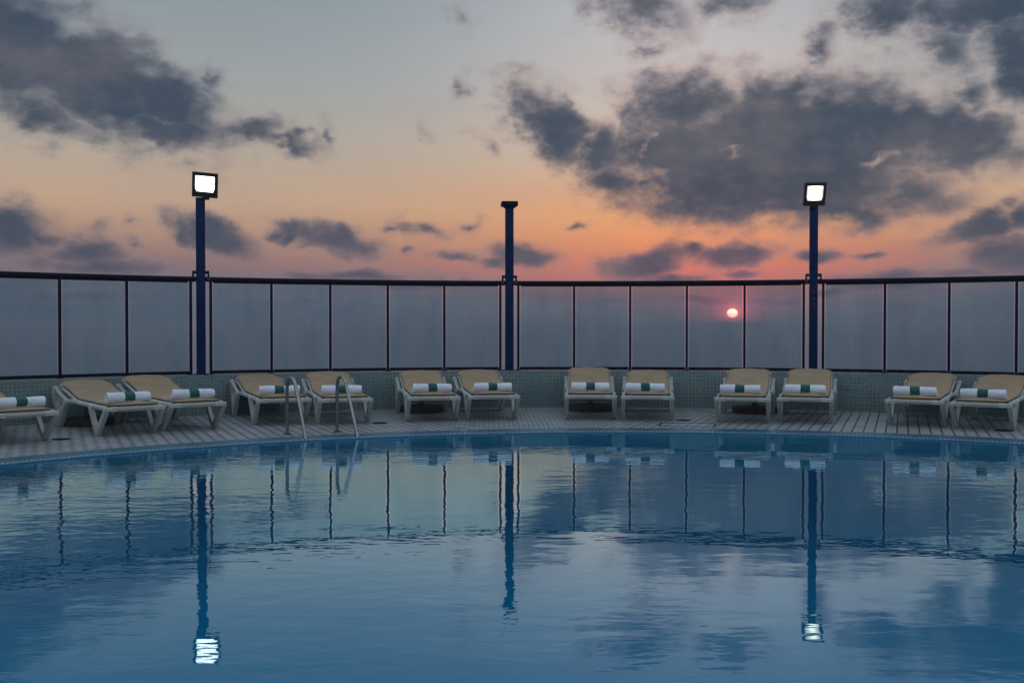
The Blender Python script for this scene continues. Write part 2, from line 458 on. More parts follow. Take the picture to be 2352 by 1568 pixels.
def mat_coping():
    m, t, p = material('coping_mosaic')
    co = t.node('ShaderNodeTexCoord').outputs['Object']
    x, y, z = t.sep(co)
    X = t.m('SUBTRACT', x, PC.x); Y = t.m('SUBTRACT', y, PC.y)
    r = t.m('SQRT', t.m('ADD', t.m('MULTIPLY', X, X), t.m('MULTIPLY', Y, Y)))
    u = t.m('DIVIDE', t.m('MULTIPLY', t.m('ARCTAN2', X, Y), 8.0), 0.025); v = t.m('DIVIDE', r, 0.025)
    wn = t.node('ShaderNodeTexWhiteNoise', noise_dimensions='2D'); t.put(wn.inputs[0], t.xyz(t.m('FLOOR', u), t.m('FLOOR', v), 0.0))
    left = t.mapr(x, -6.0, -2.0)
    c = t.mix(left, (.016, .13, .16, 1), (.020, .105, .17, 1))
    c = t.mix(t.m('MULTIPLY', wn.outputs[0], 0.5), c, (.015, .11, .18, 1))
    c = t.mix(t.mapr(t.noise(co, 2.5, 5.0, 0.65), 0.5, 0.75, 0.0, 0.5), c, (.03, .10, .13, 1))
    t.put(p.inputs['Base Color'], c); p.inputs['Roughness'].default_value = 0.3
    t.put(p.inputs['Normal'], t.bump(wn.outputs[0], 0.3, 0.002))
    return m
M_coping = mat_coping()
M_lip = simple('pool_lip_tiles', (.03, .15, .24), (.025, .12, .20), 0.3, 12.0)
M_grate = simple('white_grate', (.55, .58, .58), (.38, .42, .42), 0.5, 12.0)

def mat_water():
    m, t, p = material('pool_water')
    t.n.remove(p)
    co = t.node('ShaderNodeTexCoord').outputs['Object']
    x, y, z = t.sep(co)
    # calmer to the right, choppier to the left and close to the far edge
    calm = t.mapr(x, -3.6, 2.2, 1.0, 0.42)
    reg = t.mapr(t.noise(co, 0.35, 3.0, 0.5), 0.35, 0.68, 0.35, 1.25)
    # long low swell, crests across the view, slightly slanted
    v1 = t.vm('MULTIPLY', co, (0.9, 1.9, 1.0))
    n1 = t.noise(v1, 1.0, 2.0, 0.45)
    rot = t.node('ShaderNodeMapping'); t.put(rot.inputs[0], co); rot.inputs['Rotation'].default_value = (0, 0, R(16)); rot.inputs['Scale'].default_value = (2.2, 5.0, 1.0)
    n2 = t.noise(rot.outputs[0], 1.0, 2.0, 0.5)
    rot3 = t.node('ShaderNodeMapping'); t.put(rot3.inputs[0], co); rot3.inputs['Rotation'].default_value = (0, 0, R(-8)); rot3.inputs['Scale'].default_value = (5.5, 8.5, 1.0)
    n3 = t.noise(rot3.outputs[0], 1.0, 2.0, 0.5)
    n4 = t.noise(t.vm('MULTIPLY', co, (9.0, 26.0, 1.0)), 1.0, 1.0, 0.5)
    h = t.m('MULTIPLY', n1, 0.0030)
    h = t.m('ADD', h, t.m('MULTIPLY', t.m('MULTIPLY', n2, t.m('MULTIPLY', reg, t.m('MULTIPLY_ADD', calm, 0.6, 0.4))), 0.0019))
    h = t.m('ADD', h, t.m('MULTIPLY', t.m('MULTIPLY', n3, t.m('MULTIPLY', calm, reg)), 0.0022))
    h = t.m('ADD', h, t.m('MULTIPLY', t.m('MULTIPLY', n4, t.m('MULTIPLY', calm, calm)), 0.0003))
    b = t.node('ShaderNodeBump'); b.inputs['Strength'].default_value = 1.0; b.inputs['Distance'].default_value = 1.0
    t.put(b.inputs['Height'], h)
    g = t.node('ShaderNodeBsdfAnisotropic') if False else t.node('ShaderNodeBsdfGlossy')
    g.inputs['Roughness'].default_value = 0.012
    g.inputs['Color'].default_value = (0.65, 0.86, 0.98, 1)
    t.put(g.inputs['Normal'], b.outputs[0])
    # clear blue water: mostly light scattered back from the pool, a little of the floor seen through
    ts = t.node('ShaderNodeBsdfTransparent'); ts.inputs['Color'].default_value = (0.38, 0.72, 0.90, 1)
    df = t.node('ShaderNodeBsdfDiffuse'); df.inputs['Color'].default_value = (0.001, 0.205, 0.37, 1)
    tr = t.node('ShaderNodeMixShader'); tr.inputs[0].default_value = 0.78
    t.l.new(ts.outputs[0], tr.inputs[1]); t.l.new(df.outputs[0], tr.inputs[2])
    ge = t.node('ShaderNodeNewGeometry')
    cs = t.m('ABSOLUTE', t.vm('DOT_PRODUCT', ge.outputs['Incoming'], b.outputs[0]))
    def gr(v): return (v, v, v, 1)
    fr = t.ramp(cs, [(0.0, gr(.74)), (.10, gr(.56)), (.122, gr(.64)), (.14, gr(.80)), (.17, gr(.78)), (.20, gr(.62)), (.25, gr(.40)), (.31, gr(.22)), (.45, gr(.07)), (1.0, gr(.02))])
    mx = t.node('ShaderNodeMixShader'); t.put(mx.inputs[0], fr)
    t.l.new(tr.outputs[0], mx.inputs[1]); t.l.new(g.outputs[0], mx.inputs[2])
    t.l.new(mx.outputs[0], t.n['Material Output'].inputs[0])
    return m
M_water = mat_water()

def mat_glass():
    m, t, p = material('tinted_pane')
    t.n.remove(p)
    co = t.node('ShaderNodeTexCoord').outputs['Object']
    sm = t.noise(t.vm('MULTIPLY', co, (3.0, 3.0, 0.8)), 1.0, 5.0, 0.6)
    tr = t.node('ShaderNodeBsdfTransparent')
    oi = t.node('ShaderNodeObjectInfo').outputs['Random']
    salt = t.noise(t.vm('MULTIPLY', co, (14.0, 14.0, 2.0)), 1.0, 6.0, 0.7)
    tc_ = t.mix(t.mapr(sm, 0.3, 0.75), (.79, .90, .93, 1), (.71, .83, .87, 1))
    tc_ = t.mix(t.mapr(salt, 0.5, 0.8, 0.0, 0.2), tc_, (.68, .76, .80, 1))
    t.put(tr.inputs['Color'], t.mix(t.m('MULTIPLY', oi, 0.35), tc_, (.74, .83, .88, 1)))
    g = t.node('ShaderNodeBsdfGlossy'); g.inputs['Roughness'].default_value = 0.02
    g.inputs['Color'].default_value = (0.5, 0.55, 0.58, 1)
    fr = t.node('ShaderNodeFresnel'); fr.inputs['IOR'].default_value = 1.35
    mx = t.node('ShaderNodeMixShader'); t.put(mx.inputs[0], fr.outputs[0])
    t.l.new(tr.outputs[0], mx.inputs[1]); t.l.new(g.outputs[0], mx.inputs[2])
    t.l.new(mx.outputs[0], t.n['Material Output'].inputs[0])
    return m
M_glass = mat_glass()

def mat_lamp(name, c, strength, streak):
    m, t, p = material(name)
    co = t.node('ShaderNodeTexCoord').outputs['Object']
    x, y, z = t.sep(co)
    # reflector: brightest around the tube in the middle, ribbed glass
    gx = t.m('EXPONENT', t.m('MULTIPLY', t.m('MULTIPLY', x, x), -streak))
    rib = t.noise(t.vm('MULTIPLY', co, (60.0, 1.0, 20.0)), 1.0, 2.0)
    e = t.m('MULTIPLY', t.m('MULTIPLY', t.m('ADD', gx, 0.12), strength), t.mapr(rib, 0.3, 0.7, 0.75, 1.15))
    p.inputs['Base Color'].default_value = (.8, .8, .8, 1)
    p.inputs['Emission Color'].default_value = c
    t.put(p.inputs['Emission Strength'], e)
    return m
M_lampA = mat_lamp('lit_lamp_glass_white', (1.0, 1.0, 0.93, 1), 4.2, 20.0)
M_lampB = mat_lamp('lit_lamp_glass_warm', (1.0, 0.95, 0.72, 1), 3.2, 150.0)

def mat_sea():
    m, t, p = material('sea_water')
    co = t.node('ShaderNodeTexCoord').outputs['Object']
    n1 = t.noise(t.vm('MULTIPLY', co, (0.006, 0.02, 1.0)), 1.0, 6.0, 0.65)
    n2 = t.noise(co, 0.0011, 4.0, 0.6)
    p.inputs['Base Color'].default_value = (.10, .12, .14, 1)
    t.put(p.inputs['Roughness'], t.mapr(n2, 0.35, 0.65, 0.22, 0.36))
    t.put(p.inputs['Normal'], t.bump(n1, 1.0, 9.0))
    return m
M_sea = mat_sea()

# ------------------------------------------------------------------ setting: sea, deck, coping, pool
bm = BM()
NS = 96; S0 = -62.0
rad = [60, 400, 1500, 5000, 14000]
prev = None
for r_ in rad:
    ring = [bm.verts.new((r_ * math.sin(2 * PI * k / NS), r_ * math.cos(2 * PI * k / NS), S0)) for k in range(NS)]
    if prev:
        for k in range(NS): bm.faces.new((prev[k], prev[(k + 1) % NS], ring[(k + 1) % NS], ring[k]))
    else: bm.faces.new(ring)
    prev = ring
tag(obj('sea', bm, M_sea, smooth=False), 'hazy grey sea under the setting sun', 'sea', kind='structure')

def pool_outline(rr, ynear, n=180):
    """circle about PC cut by a straight near side, as closed list of (x,y), clockwise from the left cut"""
    h = PC.y - ynear
    a0 = math.acos(max(-1, min(1, -h / rr)))
    arc = [(PC.x + rr * math.sin(-a0 + 2 * a0 * i / n), PC.y + rr * math.cos(-a0 + 2 * a0 * i / n)) for i in range(n + 1)]
    m_ = 24; (xa, ya), (xb, yb) = arc[-1], arc[0]
    for i in range(1, m_): arc.append((xa + (xb - xa) * i / m_, ya + (yb - ya) * i / m_))
    return arc

def band(bm, r0, y0, z0, r1, y1, z1, mi=0):
    a = pool_outline(r0, y0); b = pool_outline(r1, y1); n = len(a)
    A_ = [bm.verts.new((x, y, z0)) for x, y in a]; B_ = [bm.verts.new((x, y, z1)) for x, y in b]
    for i in range(n):
        f = bm.faces.new((A_[i], A_[(i + 1) % n], B_[(i + 1) % n], B_[i])); f.material_index = mi

YN = 1.3    # near side of the pool, under the camera's feet line
# deck sheet from the coping to the parapet and round behind the camera
bm = BM()
a = pool_outline(PR, YN - .35); n = len(a)
A_ = [bm.verts.new((x, y, DECK_Z)) for x, y in a]
B_ = []
for x, y in a:
    dd = Vector((x, y)) - FC
    q = FC + dd.normalized() * 10.66
    B_.append(bm.verts.new((q.x, q.y, DECK_Z)))
for i in range(n): bm.faces.new((A_[i], A_[(i + 1) % n], B_[(i + 1) % n], B_[i]))
tag(obj('deck', bm, M_deck, smooth=False), 'pale tiled pool deck with dark open joints', 'deck', kind='structure')

bm = BM()
band(bm, PR, YN - .35, DECK_Z + .001, PR, YN - .35, DECK_Z + .004)
band(bm, PR, YN - .35, DECK_Z + .004, PR - .235, YN - .115, DECK_Z - .012)
band(bm, PR - .235, YN - .115, DECK_Z - .012, PR - .235, YN - .115, DECK_Z - .04)
tag(obj('coping', bm, M_coping, smooth=False), 'blue green mosaic band round the pool edge', 'coping', kind='structure')
bm = BM()
band(bm, PR - .235, YN - .115, DECK_Z - .04, PR - .275, YN - .075, DECK_Z - .04)
band(bm, PR - .275, YN - .075, DECK_Z - .04, PR - .275, YN - .075, DECK_Z - .015)
band(bm, PR - .275, YN - .075, DECK_Z - .015, PR - .305, YN - .045, DECK_Z - .017)
band(bm, PR - .305, YN - .045, DECK_Z - .017, PR - .315, YN - .035, DECK_Z - .022)
band(bm, PR - .315, YN - .035, DECK_Z - .022, PR - .315, YN - .035, -1.45)
tag(obj('pool_wall', bm, M_lip, smooth=False), 'blue inner edge and side of the pool', 'pool wall', kind='structure')

# overflow grating: one perforated strip made of small bars (surface detail of one strip)
bm = BM()
th0, th1 = R(-62), R(52)
rr0, rr1 = PR - .272, PR - .238
nb_ = int((th1 - th0) * rr0 / 0.045)
for i in range(nb_):
    t0 = th0 + (th1 - th0) * i / nb_; t1 = t0 + (th1 - th0) / nb_ * 0.62
    vs = []
    for (r_, t_) in ((rr0, t0), (rr0, t1), (rr1, t1), (rr1, t0)):
        vs.append(bm.verts.new((PC.x + r_ * math.sin(t_), PC.y + r_ * math.cos(t_), DECK_Z - .011)))
    f = bm.faces.new(vs)
    r_ = bmesh.ops.extrude_face_region(bm, geom=[f])
    for v in r_['geom']:
        if isinstance(v, bmesh.types.BMVert): v.co.z -= 0.02
tag(obj('overflow_grate', bm, M_grate, smooth=False), 'thin white slotted overflow grate along the pool edge', 'grate')

bm = BM()
o_ = pool_outline(PR - .315, YN - .035)
bm.faces.new([bm.verts.new((x, y, -1.45)) for x, y in o_])
tag(obj('pool_floor', bm, M_poolt, smooth=False), 'blue tiled pool floor under the water', 'pool floor', kind='structure')
bm = BM()
o_ = pool_outline(PR - .317, YN - .033)
bm.faces.new([bm.verts.new((x, y, 0.0)) for x, y in o_])
tag(obj('water', bm, M_water, smooth=False), 'calm blue pool water reflecting the dusk sky', 'water', kind='structure')

# ------------------------------------------------------------------ parapet wall
def fpt(t, r=FR, z=0.0): return Vector((FC.x + r * math.sin(t), FC.y + r * math.cos(t), z))
WALL_T = 0.606
bm = BM()
ts = [R(-125) + R(250) * i / 250 for i in range(251)]
prof = [(10.60, DECK_Z - .2), (10.60, WALL_T - .012), (10.606, WALL_T), (10.84, WALL_T), (10.85, WALL_T - .01), (10.85, -3.0)]
rings = [[bm.verts.new(fpt(t, r_, z_)) for r_, z_ in prof] for t in ts]
for i in range(len(ts) - 1):
    for k in range(len(prof) - 1):
        bm.faces.new((rings[i][k], rings[i][k + 1], rings[i + 1][k + 1], rings[i + 1][k]))
    bm.faces.new((rings[i][-1], rings[i][0], rings[i + 1][0], rings[i + 1][-1]))
bm.faces.new(rings[0]); bm.faces.new(rings[-1])
tag(obj('parapet_wall', bm, M_wall, angle=30), 'curved low parapet wall clad in teal mosaic tiles', 'wall')

# ------------------------------------------------------------------ glass fence, bays and posts
T0, PA, GA = -0.70613091, 0.08187272, 0.02644437
def bay_start(k):   # k=0 is the bay ending at the left lamp post (post 0 visible = index -3 of it)
    return T0 + 2 * PA - 5 * PA + k * (5 * PA + GA)
RAIL_Z = 1.965
glabels = ['curved glass fence section running off the left edge of the photo',
           'curved glass fence section between the left lamp post and the bare post',
           'curved glass fence section with the sun behind it',
           'curved glass fence section right of the right lamp post']
for k in range(4):
    s = bay_start(k); e = s + 5 * PA
    root = empty('glass_fence', fpt((s + e) / 2, FR, WALL_T))
    tag(root, glabels[k], 'fence', 'glass fence sections on the parapet wall')
    inv = Matrix.Translation(-root.location)
    def fix(bm):
        bmesh.ops.transform(bm, matrix=inv, verts=bm.verts)
        return bm
    bm = BM(); ns = 40
    ov = 0.0075
    tube(bm, [fpt(s - ov + (e - s + 2 * ov) * i / ns, FR, RAIL_Z) for i in range(ns + 1)], 0.035, 14)
    obj('top_rail', fix(bm), M_navy, root)
    bm = BM()
    tube(bm, [fpt(s + .0035 + (e - s - .007) * i / ns, FR, RAIL_Z - .042) for i in range(ns + 1)], 0.011, 8)
    obj('glazing_channel', fix(bm), M_navy, root)
    for j in range(6):
        t = s + j * PA
        bm = BM(); w = 0.017
        M = Matrix.Translation(fpt(t, FR, 0)) @ Matrix.Rotation(-t, 4, 'Z')
        box(bm, -w, w, -.022, .022, WALL_T + .0005, RAIL_Z - .02, 0.003, M)
        box(bm, -.034, .034, -.034, .034, WALL_T + .0008, WALL_T + .008, 0.002, M)
        obj('post', fix(bm), M_navy, root)
    for j in range(5):
        ta = s + j * PA; tb = ta + PA
        gap = (.017 + .019) / FR; gp2 = .017 / FR
        bm = BM()
        strip(bm, [fpt(ta + gp2 + .0008 + (tb - ta - 2 * gp2 - .0016) * i / 6, FR, WALL_T + .006) for i in range(7)], 0.03, 0.046)
        obj('bottom_rail', fix(bm), M_navy, root)
        bm = BM()
        strip(bm, [fpt(ta + gap + (tb - ta - 2 * gap) * i / 6, FR, WALL_T + .047) for i in range(7)], 0.008, RAIL_Z - .045 - WALL_T - .047)
        o = obj('glass_pane', fix(bm), M_glass, root, smooth=False)

# posts at the gaps
def gap_t(k): return bay_start(k + 1) - GA / 2
PT = [gap_t(0), gap_t(1), gap_t(2)]
def post_thing(name, t, h_top, yaw, label, cat):
    p = fpt(t, FR - .012, WALL_T)
    root = empty(name, p, yaw); tag(root, label, cat, 'blue posts standing between the fence sections')
    H = h_top - WALL_T
    bm = BM(); w = .062
    box(bm, -w, w, -w, w, 0.0012, H, 0.006)
    obj('pole', bm, M_blue, root)
    bm = BM()
    box(bm, -.10, .10, -.045 - .02, .09, .0013, .010, 0.002)
    obj('base_plate', bm, M_navy, root)
    bm = BM()   # joint collars and bolt heads seen on the shaft
    for zc in (1.53 if H > 2.5 else 1.55,):
        box(bm, -w - .003, w + .003, -w - .003, w + .003, zc, zc + .012, 0.002)
    obj('joint_band', bm, M_navy, root)
    zb = RAIL_Z - WALL_T      # brackets carrying the rail ends
    for sx in (-1, 1):
        bm = BM()
        xa, xb = (w + .002, .118)
        box(bm, min(sx * xa, sx * xb), max(sx * xa, sx * xb), -.03, .012, zb + .075, zb + .118, 0.003)
        box(bm, min(sx * .092, sx * .118), max(sx * .092, sx * .118), -.029, .011, zb + .030, zb + .0765, 0.0)
        obj('rail_bracket', bm, M_blue, root)
    for sx in (-1, 1):
        bm = BM()
        tube(bm, [(sx * .086, .012, zb), (sx * .124, .012, zb)], .0405, 16)
        obj('rail_clamp', bm, M_clamp, root)
    return root, H

left, HL = post_thing('lamp_post', PT[0], 3.12, R(14), 'blue square lamp post with tilted floodlight, left of the pool ladder', 'lamp post')
mid, HM = post_thing('fence_post', PT[1], 3.155, -PT[1], 'bare blue square post with a flat cap and no lamp', 'post')
right, HR = post_thing('lamp_post', PT[2], 3.095, R(-15), 'blue square lamp post with level floodlight, right of the setting sun', 'lamp post')
# flat cap on the middle one
bm = BM(); box(bm, -.125, .125, -.125, .125, HM + .002, HM + .072, 0.008)
box(bm, -.085, .085, -.085, .085, HM - .022, HM - .012, 0.002)
obj('cap', bm, M_navy, mid)

def floodlight(parent, H, yaw, tilt, roll, size, zc, xoff, matl, k):
    """part of the lamp post: housing with bezel, lit glass, knuckle"""
    M = Matrix.Translation((xoff, -.10, zc - WALL_T)) @ Matrix.Rotation(yaw, 4, 'Z') @ Matrix.Rotation(roll, 4, 'Y') @ Matrix.Rotation(tilt, 4, 'X')
    w, h = size
    bm = BM()
    # tapered housing: front bezel frame + back box
    fw, fh = w / 2, h / 2
    ow, oh = w * .395, h * .32; zo = h * .045
    def quad(a, b, c, d_): bm.faces.new([bm.verts.new(q) for q in (a, b, c, d_)])
    outer = [(-fw, -.05, -fh), (fw, -.05, -fh), (fw, -.05, fh), (-fw, -.05, fh)]
    inner = [(-ow * .86, -.05, -oh + zo), (ow * .86, -.05, -oh + zo), (ow, -.05, -oh * .55 + zo), (ow, -.05, oh + zo), (-ow, -.05, oh + zo), (-ow, -.05, -oh * .55 + zo)]
    vo = [bm.verts.new(q) for q in outer]; vi = [bm.verts.new(q) for q in inner]
    vr = [bm.verts.new((q[0] * .96, -.036, q[2])) for q in inner]
    bm.faces.new((vo[0], vo[1], vi[1], vi[0])); bm.faces.new((vo[1], vi[2], vi[1])); bm.faces.new((vo[1], vo[2], vi[3], vi[2]))
    bm.faces.new((vo[2], vo[3], vi[4], vi[3])); bm.faces.new((vo[3], vo[0], vi[5], vi[4])); bm.faces.new((vo[0], vi[0], vi[5]))
    for i in range(6): bm.faces.new((vi[i], vi[(i + 1) % 6], vr[(i + 1) % 6], vr[i]))
    vm_ = [bm.verts.new((q[0], -.005, q[2])) for q in outer]
    vb = [bm.verts.new((q[0] * .72, .085, q[2] * .62)) for q in outer]
    for i in range(4):
        j = (i + 1) % 4
        bm.faces.new((vo[i], vo[j], vm_[j], vm_[i])); bm.faces.new((vm_[i], vm_[j], vb[j], vb[i]))
    bm.faces.new(vb)
    # cooling ribs behind
    for q in range(5):
        xq = (-.6 + .3 * q) * fw * .72 / .6
        box(bm, xq - .004, xq + .004, .086, .11, -fh * .5, fh * .5)
    bmesh.ops.transform(bm, matrix=M, verts=bm.verts)
    ho = obj('floodlight', bm, M_black, parent, angle=30)
    bm = BM()
    bm.faces.new([bm.verts.new((q[0] * .955, 0, q[2] - zo)) for q in inner])
    g = obj('lamp_glass', bm, matl, ho, smooth=False)
    g.matrix_local = M @ Matrix.Translation((0, -.038, zo))
    bm = BM()
    tube(bm, [(xoff - .045, -.055, H + .012), (xoff + .045, -.055, H + .012)], .038, 16)
    obj('hinge', bm, M_black, ho)
    bm = BM()
    box(bm, xoff - .05, xoff + .05, -.08, -.005, H - .03, H + .03, 0.004)
    obj('mounting_knuckle', bm, M_black, ho)
    if k == 0:
        bm = BM()
        box(bm, -.115, -.0455, -.03, .03, H + .018, H + .066, 0.0)
        obj('side_bracket', bm, M_blue, ho)
    return ho

floodlight(left, HL, R(-10), R(16), R(5), (.352, .345), 3.295, .075, M_lampA, 0)
floodlight(right, HR, R(19), R(17), R(-1.2), (.325, .345), 3.27, 0.0, M_lampB, 1)
# torn sticker / fixture remains low on the right post
for (zz, hh, ww) in ((1.80, .05, .042), (1.70, .045, .040), (1.62, .06, .036)):
    bm = BM()
    box(bm, -ww, ww, -.071, -.0632, zz - WALL_T, zz - WALL_T + hh * .4, 0.002)
    box(bm, -ww * .55, ww * .45, -.083, -.0715, zz - WALL_T - hh * .4, zz - WALL_T + hh * .25, 0.004)
    obj('fixture_remnant', bm, M_iron, right)

# ------------------------------------------------------------------ sun lounger
def backprof(zt):
    """centre line of the cushion underside in (y,z): flat seat, soft bend, back"""
    pts = [(-.300, .3475), (-.2, .349), (.1, .353), (.45, .358), (.75, .362)]
    hy, hz = .85, .364
    ey, ez = 1.66, zt - .045
    pts += [(hy, hz + .004)]
    for i in range(1, 9):
        s = i / 8
        pts.append((hy + (ey - hy) * s, hz + .004 + (ez - hz) * (s + .06 * math.sin(PI * s))))
    return pts

def resample(pts, n):
    d_ = [0]
    for a, b in zip(pts, pts[1:]): d_.append(d_[-1] + math.hypot(b[0] - a[0], b[1] - a[1]))
    out_ = []
    for i in range(n + 1):
        s = d_[-1] * i / n
        for j in range(len(pts) - 1):
            if s <= d_[j + 1] + 1e-9:
                f = (s - d_[j]) / (d_[j + 1] - d_[j]); break
        out_.append((pts[j][0] + (pts[j + 1][0] - pts[j][0]) * f, pts[j][1] + (pts[j + 1][1] - pts[j][1]) * f, s))
    return out_, d_[-1]

def make_lounger(zt):
    root = empty('sun_lounger', (0, 0, 0))
    # --- cushion
    pr, L = resample(backprof(zt), 64)
    NU = 20; HW = .292
    bm = BM(); top = []; bot = []; edgeL = []; edgeR = []
    rnd = random.Random(int(zt * 1000))
    for i, (y, z, s) in enumerate(pr):
        a = pr[max(i - 1, 0)]; b = pr[min(i + 1, 64)]
        ty, tz = b[0] - a[0], b[1] - a[1]; l_ = math.hypot(ty, tz); ny, nz_ = -tz / l_, ty / l_
        de = min(s, L - s); rc = .085
        wf = HW if de >= rc else HW - rc + math.sqrt(max(rc * rc - (rc - de) ** 2, 0))
        crease = math.exp(-((s - 1.155) / .02) ** 2) * .022
        endf = min(1.0, math.sqrt(max(0, 1 - (1 - min(de / .035, 1)) ** 2)))
        rt, rb = [], []
        for k in range(NU + 1):
            u = -1 + 2 * k / NU
            # concentrate columns near the edge
            uu = math.copysign(1 - (1 - abs(u)) ** 1.5, u)
            ef = math.sqrt(max(0, 1 - abs(uu) ** 7)) * endf
            wob = .0025 * math.sin(17 * s + 5 * uu) + .0015 * math.sin(41 * s + 9 * uu + 2)
            tt = (.043 + wob) * ef - crease * ef
            tbm = -.004 * (1 - ef)
            up_ = .024 + (tt - .024) if ef > 0 else .024
            zt_ = .020 + (tt - .020) * ef
            zb_ = .020 * (1 - ef)
            rt.append(bm.verts.new((uu * wf, y + ny * zt_, z + nz_ * zt_)))
            rb.append(bm.verts.new((uu * wf, y + ny * zb_, z + nz_ * zb_)))
        top.append(rt); bot.append(rb)
        c_ = .020
        edgeL.append((-wf - .001, y + ny * c_, z + nz_ * c_)); edgeR.append((wf + .001, y + ny * c_, z + nz_ * c_))
    for i in range(64):
        for k in range(NU):
            bm.faces.new((top[i][k], top[i][k + 1], top[i + 1][k + 1], top[i + 1][k]))
            bm.faces.new((bot[i][k], bot[i + 1][k], bot[i + 1][k + 1], bot[i][k + 1]))
        for rr_ in (0, NU):
            try: bm.faces.new((top[i][rr_], top[i + 1][rr_], bot[i + 1][rr_], bot[i][rr_]))
            except ValueError: pass
    for i in (0, 64):
        for k in range(NU):
            bm.faces.new((top[i][k], bot[i][k], bot[i][k + 1], top[i][k + 1]))
    cu = obj('cushion', bm, M_fab, root, angle=70)
    bm = BM()
    tube(bm, edgeL + list(reversed(edgeR)), .0055, 6, closed=True)
    obj('piping', bm, M_pipe, cu)
    # fabric sleeve round the head end and ties
    y0, z0, s0 = pr[56]; y1, z1, s1 = pr[61]
    ang = math.atan2(z1 - z0, y1 - y0)
    for sx in (-1, 1):
        bm = BM()
        xs_ = sorted((sx * .270, sx * .318))
        M = Matrix.Translation((0, (y0 + y1) / 2, (z0 + z1) / 2)) @ Matrix.Rotation(ang, 4, 'X')
        box(bm, xs_[0], xs_[1], -.055, .055, -.045, .022, .012, M)
        obj('head_strap', bm, M_sling, root)
    # --- fabric sling stretched over the front beam
    bm = BM()
    pp = [(-.348, .303), (-.354, .322), (-.342, .3445), (-.315, .3478), (.0, .3495), (.45, .354), (.80, .358), (.80, .350), (.45, .346), (.0, .342), (-.31, .336), (-.335, .328), (-.340, .303)]
    extrude_poly(bm, pp, -.205, .205, 0)
    obj('sling', bm, M_sling, root)
    for sx in (-1, 1):
        bm = BM()
        tube(bm, [(sx * .308, y_, z_) for y_, z_ in ((-.20, .328), (.0, .330), (.35, .334), (.62, .338), (.82, .342))], .0295, 12)
        obj('side_sleeve', bm, M_sling, root)
    # --- frame: shaped front beam, side rails, rear beam, back frame
    bm = BM()
    ang_n = 16; sect = []
    for i in range(ang_n + 1):
        u = -1 + 2 * i / ang_n
        x = u * .345
        au = abs(u)
        ztp = .336 - (.0 if au < .72 else ((au - .72) / .28) ** 1.6 * .028)
        zbt = .284 + (0 if au < .80 else .0) - .004 * (1 - au)
        sect.append([(x, -.336, zbt + .012), (x, -.342, ztp), (x, -.330, ztp + .010), (x, -.270, ztp + .010), (x, -.262, zbt + .022)])
    rg = [[bm.verts.new(q) for q in s_] for s_ in sect]
    for i in range(ang_n):
        for k in range(5): bm.faces.new((rg[i][k], rg[i][(k + 1) % 5], rg[i + 1][(k + 1) % 5], rg[i + 1][k]))
    bm.faces.new(rg[0]); bm.faces.new(rg[-1])
    for sx in (-1, 1):
        # side rail, gently rising towards the hinge then level to the rear leg
        P_ = [(-.30, .326), (-.1, .328), (.30, .333), (.62, .338), (.86, .343), (1.1, .336), (1.35, .330), (1.56, .330)]
        pts = [(sx * .312, y, z) for y, z in P_]
        tube(bm, pts, .026, 10, flat=1.15)
    tube(bm, [(-.33, 1.20, .325), (-.2, 1.205, .310), (.2, 1.205, .310), (.33, 1.20, .325)], .022, 10)
    tube(bm, [(-.31, .35, .296), (.31, .35, .296)], .016, 8)
    tube(bm, [(-.31, .86, .322), (.31, .86, .322)], .016, 8)
    obj('frame', bm, M_resin, root, angle=50)
    bm = BM()
    yt, zt2, _ = pr[63]; yh, zh = .84, .345
    bpts = []
    for sx in (-1, 1):
        tube(bm, [(sx * .292, yh, zh), (sx * .294, (yh + yt) / 2, (zh + zt2) / 2 - .006), (sx * .290, yt - .03, zt2 - .022), (sx * .262, yt + .015, zt2 - .014)], .021, 10)
    tube(bm, [(-.262, yt + .015, zt2 - .014), (.262, yt + .015, zt2 - .014)], .021, 10)
    for q in range(7):
        s_ = .1 + q * .13
        y_, z_, _ = pr[int(40 + q * 3.5)]
        box(bm, -.285, .285, y_ - .03, y_ + .03, z_ - .020, z_ - .010)
    obj('back_frame', bm, M_resin, root, angle=50)
    # --- legs
    def vleg(front_top, front_in, foot, notch, back_in, back_top, x0, x1, sx):
        bm = BM()
        poly = front_top + foot + back_top + back_in + notch + front_in
        extrude_poly(bm, poly, x0, x1, .005)
        return bm
    fl = [(-.345, .338), (-.342, .300), (-.318, .268), (-.045, .006), (-.038, 0), (.034, 0), (.042, .008), (.245, .275), (.268, .318), (.262, .352),
          (.215, .352), (.198, .300), (.022, .085), (.0, .072), (-.022, .082), (-.262, .288), (-.272, .318), (-.290, .340)]
    for sx in (-1, 1):
        bm = BM(); x0, x1 = sorted((sx * .300, sx * .352))
        extrude_poly(bm, fl, x0, x1, .006)
        for v in bm.verts:
            k = max(0, min(1, v.co.z / .33)); w_ = .84 + .16 * k; cxx = sx * .328; v.co.x = cxx + (v.co.x - cxx) * w_
        obj('leg', bm, M_resin, root, angle=50)
    A1 = [(1.105, .345), (1.115, .305), (1.368, .008), (1.376, 0), (1.446, 0), (1.456, .010), (1.652, .370), (1.664, .455), (1.648, .492), (1.600, .504), (1.530, .482), (1.548, .440), (1.540, .385),
          (1.438, .105), (1.415, .080), (1.396, .092), (1.190, .325), (1.178, .352)]
    A2 = [(1.551, .4810), (1.37, .408), (1.12, .362), (1.12, .335), (1.22, .345), (1.40, .375), (1.557, .443)]
